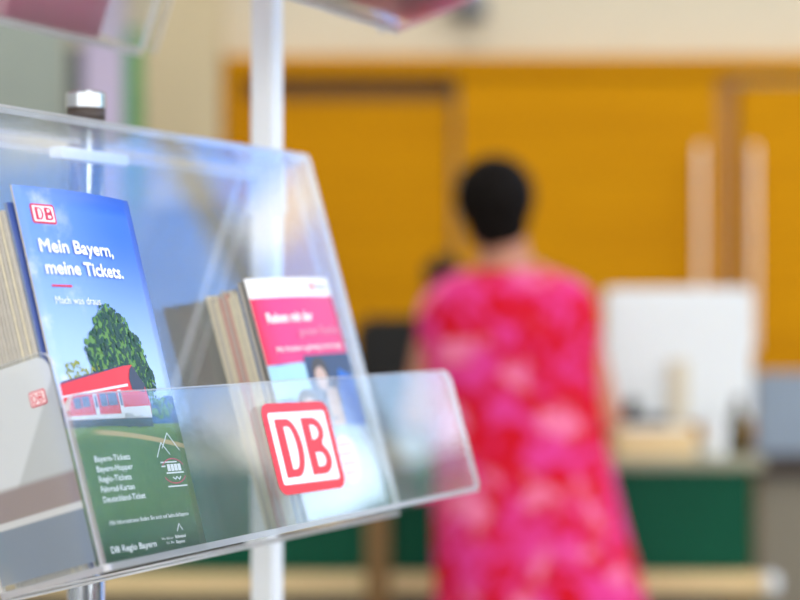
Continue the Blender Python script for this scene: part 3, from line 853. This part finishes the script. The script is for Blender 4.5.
# monitor seen from behind
my = 5.12
mo = thing('computer_monitor', 'white computer monitor seen from behind on green counter', 'monitor', Matrix.Translation((on(678, my), my, ztop)) @ Matrix.Rotation(math.radians(-8), 4, 'Z'))
zt = EYE - (288 - 315) / 1889 * my - ztop
link('housing', box((-.198, -.02, .07), (.198, .02, zt), .012), 'white_plastic', mo)
link('screen', box((-.19, .0205, .105), (.19, .023, zt - .015)), 'black_plastic', mo)
link('stand', box((-.025, -.04, .012), (.025, -.0205, .24), .004), 'cream', mo)
link('foot', box((-.11, -.11, 0), (.11, .08, .0115), .004), 'white_plastic', mo)
tl = thing('telephone', 'black desk telephone left of monitor foot on counter', 'telephone', Matrix.Translation((on(645, 4.98), 4.98, ztop)))
bm = bmesh.new(); v = [bm.verts.new(p) for p in ((-.055, -.05, 0), (.055, -.05, 0), (.055, .07, 0), (-.055, .07, 0), (-.055, -.05, .10), (.055, -.05, .10), (.055, .07, .03), (-.055, .07, .03))]
for q in ((0, 1, 2, 3), (4, 5, 6, 7), (0, 1, 5, 4), (1, 2, 6, 5), (2, 3, 7, 6), (3, 0, 4, 7)): bm.faces.new([v[i] for i in q])
link('body', bm, 'black_plastic', tl)
link('handset', tube([(-.035, -.02, .125), (-.035, .01, .113), (-.035, .04, .098)], [.022, .014, .022], 12), 'black', tl, smooth=True)
bxo = thing('wooden_tray', 'shallow pale wooden tray of papers on front of counter', 'tray', Matrix.Translation((on(655, 4.85), 4.87, ztop)))
link('base', box((-.10, -.06, 0), (.10, .05, .008)), 'beech', bxo)
for n_, lo, hi in (('side', (-.10, -.06, .0085), (.10, -.052, .07)), ('side', (-.10, .042, .0085), (.10, .05, .07)), ('side', (-.10, -.0515, .0085), (-.092, .0415, .07)), ('side', (.092, -.0515, .0085), (.10, .0415, .07))):
    link(n_, box(lo, hi), 'beech', bxo)
pa = thing('paper_sheet', 'sheet stack of white papers in the wooden tray', 'paper', Matrix.Translation((on(655, 4.85), 4.87, ztop + .009)))
link('sheets', box((-.085, -.045, 0), (.085, .036, .066), .001), 'white_print', pa)
cu = thing('paper_cup', 'white paper cup right of wooden tray', 'cup', Matrix.Translation((on(716, 4.86), 4.87, ztop)))
bm = bmesh.new(); add_tube(bm, [(0, 0, 0), (0, 0, .09)], [.026, .037], 20, cap=False); add_tube(bm, [(0, 0, .004), (0, 0, .09)], [.024, .0355], 20, cap=False)
bmesh.ops.create_circle(bm, cap_ends=True, segments=20, radius=.026)
link('wall', bm, 'white_plastic', cu, smooth=True)
bo = thing('bottle', 'small dark olive bottle beside white cup', 'bottle', Matrix.Translation((on(738, 4.95), 4.95, ztop)))
link('body', tube([(0, 0, 0), (0, 0, .09), (0, 0, .115), (0, 0, .13)], [.026, .026, .012, .011], 18), 'bottle', bo, smooth=True)
link('cap', tube([(0, 0, .1305), (0, 0, .147)], [.013, .013], 14), 'black_plastic', bo)

# second desk on the right
dy = 5.9
dk = thing('office_desk', 'dark brown topped desk with blue grey screen right of counter', 'desk', Matrix.Translation((0, dy, 0)))
x0, x1 = on(752, dy), on(1000, dy)
zd = EYE - (455 - 315) / 1889 * dy
link('desk_top', box((x0, -.05, zd - .065), (x1, .7, zd), .004), 'dark_brown', dk)
link('front_panel', box((x0 + .02, 0, .0), (x1 - .02, .03, zd - .066)), 'taupe', dk)
link('privacy_screen', box((x0 + .01, .0, zd + .001), (x1 - .01, .035, EYE - (372 - 315) / 1889 * dy), .006), 'screen_grey', dk)
link('side_panel', box((x0 + .02, .031, 0), (x0 + .05, .66, zd - .066)), 'taupe', dk)

# grey cabinet against the back wall
gy = 6.1
gc = thing('filing_cabinet', 'tall grey cabinet behind left end of counter, seen through the clear tray', 'cabinet', Matrix.Translation((on(196, gy), gy, 0)))
gw, gh = (on(262, gy) - on(130, gy)) / 2, EYE + (315 - 205) / 1889 * gy
link('body', box((-gw, 0, .05), (gw, .45, gh), .004), 'cabinet_grey', gc)
link('plinth', box((-gw + .02, .03, 0), (gw - .02, .43, .0495)), 'plinth', gc)
for s_ in (-1, 1):
    dd = link('door', box((s_ * gw / 2 - gw / 2 + .006, -.018, .07), (s_ * gw / 2 + gw / 2 - .006, -.0005, gh - .02), .003), 'cabinet_grey', gc)
    link('handle', box((-s_ * .0 + s_ * .03 - .006, -.04, .85), (s_ * .03 + .006, -.0185, 1.0)), 'grey_plastic', dd)

# office chair behind the counter
oy = 6.05
oc = thing('office_chair', 'black high-backed office chair behind the green counter', 'chair', Matrix.Translation((on(396, oy), oy, 0)))
link('backrest', box((-.13, -.04, .72), (.20, .03, EYE - .005), .025), 'black', oc)
link('headrest', box((.09, -.035, EYE + .02), (.21, .03, EYE + .19), .025), 'black', oc)
link('headrest_stem', box((.13, -.012, EYE - .004), (.16, .012, EYE + .0195)), 'black_plastic', oc)
link('seat', box((-.24, -.02, .46), (.24, .45, .54), .03), 'black', oc)
link('back_bar', box((-.03, -.065, .47), (.03, -.041, .95)), 'black_plastic', oc)
link('column', tube([(0, .2, .12), (0, .2, .459)], [.03, .025], 16), 'chrome', oc, smooth=True)
for q in range(5):
    a = q * 2 * PI / 5
    lg = link('leg', tube([(.0, .2, .10), (.28 * math.cos(a), .2 + .28 * math.sin(a), .07)], [.025, .016], 10), 'black_plastic', oc)
    link('caster', tube([(.28 * math.cos(a) - .012, .2 + .28 * math.sin(a), .027), (.28 * math.cos(a) + .012, .2 + .28 * math.sin(a), .027)], [.026, .026], 14), 'black_plastic', lg)

# ------------------------------------------------------------ the woman in front of the counter
PYW = 4.42
wo = None
def finger(bm, base, d, up, lens, r):
    p = [Vector(base)]; dr = Vector(d).normalized()
    for i, l in enumerate(lens):
        dr = (dr + Vector((0, 0, -.28))).normalized() if i else dr
        p.append(p[-1] + dr * l)
    add_tube(bm, p, [r, r * .95, r * .88, r * .7][:len(p)], 8)
    add_ball(bm, p[-1], (r * .72,) * 3, 8, 6)
bm = bmesh.new()
# trunk, neck
add_tube(bm, [(.05, .01, .78), (.05, .01, .88), (.04, .01, 1.0), (.02, .0, 1.10), (.01, .0, 1.22), (.0, .0, 1.31), (.0, .0, 1.365), (-.005, .0, 1.395), (-.01, .005, 1.425), (-.015, .012, 1.50)],
         [.13, .165, .155, .132, .145, .160, .150, .10, .062, .054], 24, ry=[.8, .75, .72, .74, .72, .62, .56, .66, .95, 1.0], side=(0, 1, 0))
# head, jaw, nose, ears, turned a little to the left
hrot = Matrix.Rotation(math.radians(18), 4, 'Z')
hc = Vector((-.034, .03, 1.555))
def hp(x, y, z): return hc + (hrot @ Vector((x, y, z)))
add_ball(bm, hp(0, -.008, .012), (.074, .088, .092), 24, 18, hrot)
add_ball(bm, hp(0, .028, -.048), (.054, .058, .062), 20, 14, hrot)
add_ball(bm, hp(0, .098, -.015), (.011, .016, .022), 12, 10, hrot)
for s_ in (-1, 1):
    add_ball(bm, hp(s_ * .075, -.005, -.012), (.010, .020, .032), 12, 10, hrot)
    add_ball(bm, hp(s_ * .03, .078, .018), (.016, .010, .008), 10, 8, hrot)
add_ball(bm, hp(0, .084, -.058), (.022, .010, .009), 12, 8, hrot)
# arms and hands
for s_ in (-1, 1):
    ex = .232 if s_ > 0 else .215
    sh, el = Vector((s_ * .158, 0, 1.318)), Vector((s_ * ex, .0, 1.065))
    wr = Vector((s_ * .17, .27, .985))
    add_tube(bm, [sh + Vector((-s_ * .05, 0, .0)), sh, sh.lerp(el, .35), sh.lerp(el, .8), el, el.lerp(wr, .3), el.lerp(wr, .75), wr], [.046, .047, .042, .037, .037, .038, .029, .025], 16)
    pm = wr + Vector((-s_ * .012, .085, -.020))
    add_tube(bm, [wr, wr.lerp(pm, .45), pm], [.026, .034, .036], 14, ry=[.8, .45, .36])
    for q, l in zip((-1.5, -.5, .5, 1.5), (.062, .072, .076, .068) if s_ > 0 else (.068, .076, .072, .062)):
        finger(bm, pm + Vector((q * .0195, -.01, .002)), (q * .07, 1, -.02), None, (l * .48, l * .3, l * .24), .0082)
    finger(bm, wr + Vector((-s_ * .022, .03, -.006)), (-s_ * .75, .62, -.05), None, (.03, .026, .02), .0095)
# legs, feet
for s_ in (-1, 1):
    x = .05 + s_ * .085
    add_tube(bm, [(x, .01, .84), (x, .01, .72), (x + s_ * .005, .015, .49), (x, .0, .36), (x - s_ * .003, -.02, .12), (x, -.02, .07)], [.088, .080, .056, .054, .034, .036], 16)
    add_tube(bm, [(x, -.05, .045), (x, .0, .05), (x + s_ * .01, .08, .035), (x + s_ * .015, .15, .024)], [.026, .034, .036, .02], 12, ry=[1, .9, .62, .6], side=(0, 0, 1))
wo = link('person', bm, 'skin', None, Matrix.Translation((on(508, PYW), PYW, 0)))
rm = wo.modifiers.new('merge', 'REMESH'); rm.mode = 'VOXEL'; rm.voxel_size = .0055; rm.use_smooth_shade = True
sm = wo.modifiers.new('smooth', 'SMOOTH'); sm.iterations = 3; sm.factor = .5
dg = bpy.context.evaluated_depsgraph_get(); dg.update()
me = bpy.data.meshes.new_from_object(wo.evaluated_get(dg)); wo.modifiers.clear(); old = wo.data; wo.data = me; bpy.data.meshes.remove(old)
for p in me.polygons: p.use_smooth = True
if not me.materials: me.materials.append(M['skin'])
props(wo, 'person with short dark hair in sleeveless pink and red batik dress, back turned, at counter', 'person')
# hair: a short cut as a shell round the back of the head
bm = bmesh.new()
add_ball(bm, hp(-.010, -.040, .022), (.096, .088, .098), 28, 20, hrot)
add_ball(bm, hp(-.008, -.052, -.04), (.076, .058, .066), 24, 16, hrot)
add_ball(bm, hp(.0, .022, .078), (.064, .05, .036), 20, 14, hrot)
hr = link('hair', bm, 'hair', wo, smooth=True)
rm = hr.modifiers.new('merge', 'REMESH'); rm.mode = 'VOXEL'; rm.voxel_size = .008; rm.use_smooth_shade = True
# eyes, brows
for s_ in (-1, 1):
    e = bmesh.new(); add_ball(e, hp(s_ * .028, .0765, .013), (.011, .008, .006), 12, 8, hrot); ey = link('eye', e, 'white_print', wo, smooth=True)
    e = bmesh.new(); add_ball(e, hp(s_ * .028, .0820, .013), (.0042, .0032, .0046), 12, 8, hrot); link('iris', e, 'hair', ey, smooth=True)
    e = bmesh.new(); add_tube(e, [hp(s_ * .014, .0795, .032), hp(s_ * .03, .0765, .036), hp(s_ * .048, .064, .031)], [.003, .0035, .002], 8); link('eyebrow', e, 'hair', wo)
# dress
rings = [(1.405, -.005, .006, .100, .070), (1.392, -.004, .004, .140, .082), (1.365, 0, 0, .186, .094), (1.325, 0, 0, .209, .106), (1.27, .0, 0, .212, .116), (1.20, .004, 0, .206, .12), (1.12, .010, 0, .198, .122), (1.03, .022, 0, .198, .128), (.92, .036, 0, .208, .140), (.80, .050, .0, .222, .15), (.66, .072, 0, .242, .165), (.52, .084, 0, .258, .175), (.47, .087, 0, .262, .178)]
bm = bmesh.new(); seg = 48; rr_ = []
for zi, (z, ox, oy_, ax, ay) in enumerate(rings):
    fold = max(0.0, (1.05 - z)) * .030
    ring = []
    for j in range(seg):
        a = 2 * PI * j / seg
        k_ = 1 + fold * math.sin(9 * a + z * 2)
        ring.append(bm.verts.new((ox + ax * k_ * math.copysign(abs(math.cos(a)) ** .85, math.cos(a)), oy_ + ay * k_ * math.copysign(abs(math.sin(a)) ** .9, math.sin(a)), z)))
    rr_.append(ring)
for r0, r1 in zip(rr_, rr_[1:]):
    for j in range(seg): bm.faces.new((r0[j], r1[j], r1[(j + 1) % seg], r0[(j + 1) % seg]))
dr = link('dress', bm, 'dress', wo, smooth=True)
so = dr.modifiers.new('cloth', 'SOLIDIFY'); so.thickness = .004; so.offset = 1
ss = dr.modifiers.new('soft', 'SUBSURF'); ss.levels = ss.render_levels = 1
dr['label'] = 'sleeveless pink and red batik dress'
for s_ in (-1, 1):
    x = .05 + s_ * .085; b = bmesh.new()
    add_tube(b, [(x, -.075, .03), (x, -.03, .034), (x + s_ * .01, .06, .028), (x + s_ * .017, .15, .022), (x + s_ * .017, .19, .018)], [.03, .040, .043, .036, .012], 16, ry=[.9, .8, .62, .56, .5], side=(0, 0, 1))
    link('shoe', b, 'shoe', wo, smooth=True)
